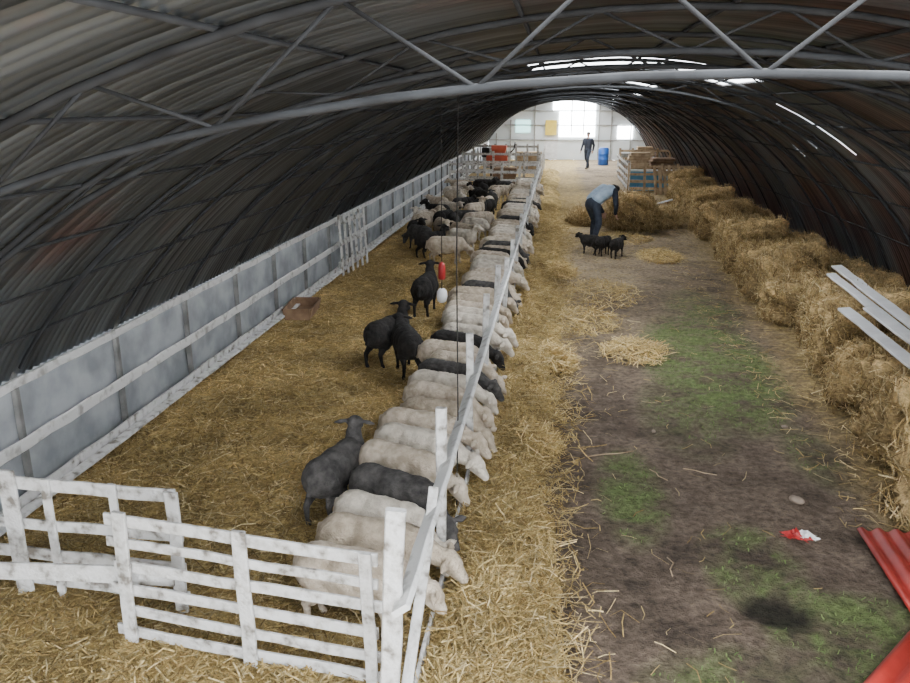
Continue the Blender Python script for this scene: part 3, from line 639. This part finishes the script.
def pen(loc,rz,L,h,nr,nu,mat,label):
    rails=[.12+(h-.2)*i/(nr-1) for i in range(nr)]
    return gate("pen_fence",label,loc,rz,L,rails,[(L*i/(nu-1),h+.05,.1) for i in range(nu)],mat=mat,rw=.11,cat="fence")
pen((-4.3,32.5,0),0,3.5,1.1,4,6,M_white,"whitewashed pallet fence across the sheep pen")
pen((-4.3,37,0),0,3.5,1.25,4,6,M_white,"second whitewashed slatted pen fence")
pen((-4.2,41,0),0,3.2,1.4,4,7,M_greywood,"grey slatted pen fence near the end wall")
pen((-.75,27,0),math.radians(90),18,1.1,3,12,M_white,"long whitewashed fence continuing beside the aisle")
pen((2.8,32.8,0),0,2.5,1.05,4,5,M_wood,"bare wood pen fence with open slats")
pen((2.8,32.8,0),math.radians(90),6,1.05,4,7,M_white,"whitewashed fence running along the aisle")
pen((2.9,39.5,0),0,2.3,1.3,4,5,M_wood,"tall bare wood pen fence with open slats")
for i,x in enumerate([3.15,3.78,4.41,5.0]):
    cr=empty("blue_crate",(x,33.5,0)); reg(cr,"light blue and white painted crate inside the pen","crate",group="blue crates in the pen")
    obj("box",box_me(.55,.5,.75,M_teal,.01),parent=cr); obj("lid",box_me(.58,.53,.05,M_wpl,.008),(0,0,.75),parent=cr)
br=empty("barrel",(2.57,47.5,0)); reg(br,"blue plastic barrel standing by the end wall","barrel")
obj("drum",lathe("drum",[(.27,.0),(.3,.04),(.3,.3),(.315,.32),(.3,.34),(.3,.6),(.315,.62),(.3,.64),(.3,.88),(.28,.93)],M_blue),parent=br)
obj("lid",lathe("lid",[(.26,.93),(.26,.96),(.24,.97)],M_blue),parent=br)
for (x,y,sx,sy,h,mt,lab) in [(4.5,36.5,1.1,.9,1.4,M_brown,"brown stacked boards against the wall"),(3.7,38.5,.9,.8,1.5,M_wood,"tan wooden crate stack behind the pen"),(3.4,42.5,.8,.8,1.2,M_greywood,"grey plank stack beside the aisle"),(4.5,44,.9,.8,1.5,M_wood,"bare plank stack by the end wall"),(-1.6,43,1.4,.9,1.2,M_wood,"low stack of bare planks in the far pen"),(-3.5,44.5,1.0,.8,1.4,M_greywood,"grey plank stack in the far pen"),(-2.2,35,1.0,.8,.9,M_brown,"dark brown board stack between pens")]:
    L=[]
    for q in range(int(h/.14)):
        b=box_me(sx*random.uniform(.85,1),sy*random.uniform(.9,1),.11,mt,.01)
        b.transform(Matrix.Translation((random.uniform(-.06,.06),random.uniform(-.04,.04),q*.122))); L.append(b)
    o=obj("board_stack",join_me("board_stack",L),(x,y,.0)); reg(o,lab,"board stack")
rm=empty("red_machine",(-2.9,39.2,0)); reg(rm,"low orange-red farm machine with hopper on legs","machine")
hp=obj("hopper",lathe("hopper",[(.3,.95),(.5,1.3),(.5,1.45)],M_orr,4),(.1,0,0),(0,0,.785),parent=rm)
obj("body",box_me(1.0,.5,.5,M_orr,.03),(0,0,.5),parent=rm)
obj("engine",box_me(.35,.4,.45,M_steel,.03),(-.55,0,.9),parent=rm)
obj("handle",tubes("handle",[([(.45,0,.9),(.8,0,1.3),(.85,0,1.6)],.03)],M_steel,6),parent=rm)
for a in (-.28,.28):
    for b in (-.2,.2): obj("leg",box_me(.05,.05,.53,M_steel,.005),(a,b,0),parent=rm)
reg(obj("yellow_board",box_me(.7,.04,.9,M_yel,.005),(-.5,Y1-.2,1.5)),"plain yellow board fixed on the end wall","board")
o=empty("leaning_pallet",(4.3,31.6,.0),math.radians(20)); reg(o,"bare wood pallet leaning near the bales","pallet")
for i in range(6): obj("slat",board_me((i*.2-.6,0,.02),(i*.2-.6,.3,1.1),.12,.02,M_wood,up=(1,0,0)),parent=o)
for z in (.2,.85): obj("cross_board",board_me((-.65,.02+z*.27,z),(.45,.02+z*.27,z),.09,.04,M_wood),parent=o)
reg(obj("white_pole",tubes("pole",[([(2.9,27.2,.05),(3.6,26.0,.45)],.03)],M_wpl,8)),"short white pole resting on the hay","pole")
# ------------------------------------------------------------ light
w=bpy.data.worlds.new("sky"); S.world=w; w.use_nodes=True
bg=w.node_tree.nodes["Background"]; bg.inputs[0].default_value=(.92,.96,1,1); bg.inputs[1].default_value=11.0
cam=bpy.data.cameras.new("camera"); cam.lens=800/910*36; cam.sensor_width=36; cam.clip_end=200
co=bpy.data.objects.new("camera",cam); COL.objects.link(co); co.location=(0,0,3.3)
co.rotation_euler=(math.radians(90-16.47),0,math.radians(7.17)); S.camera=co
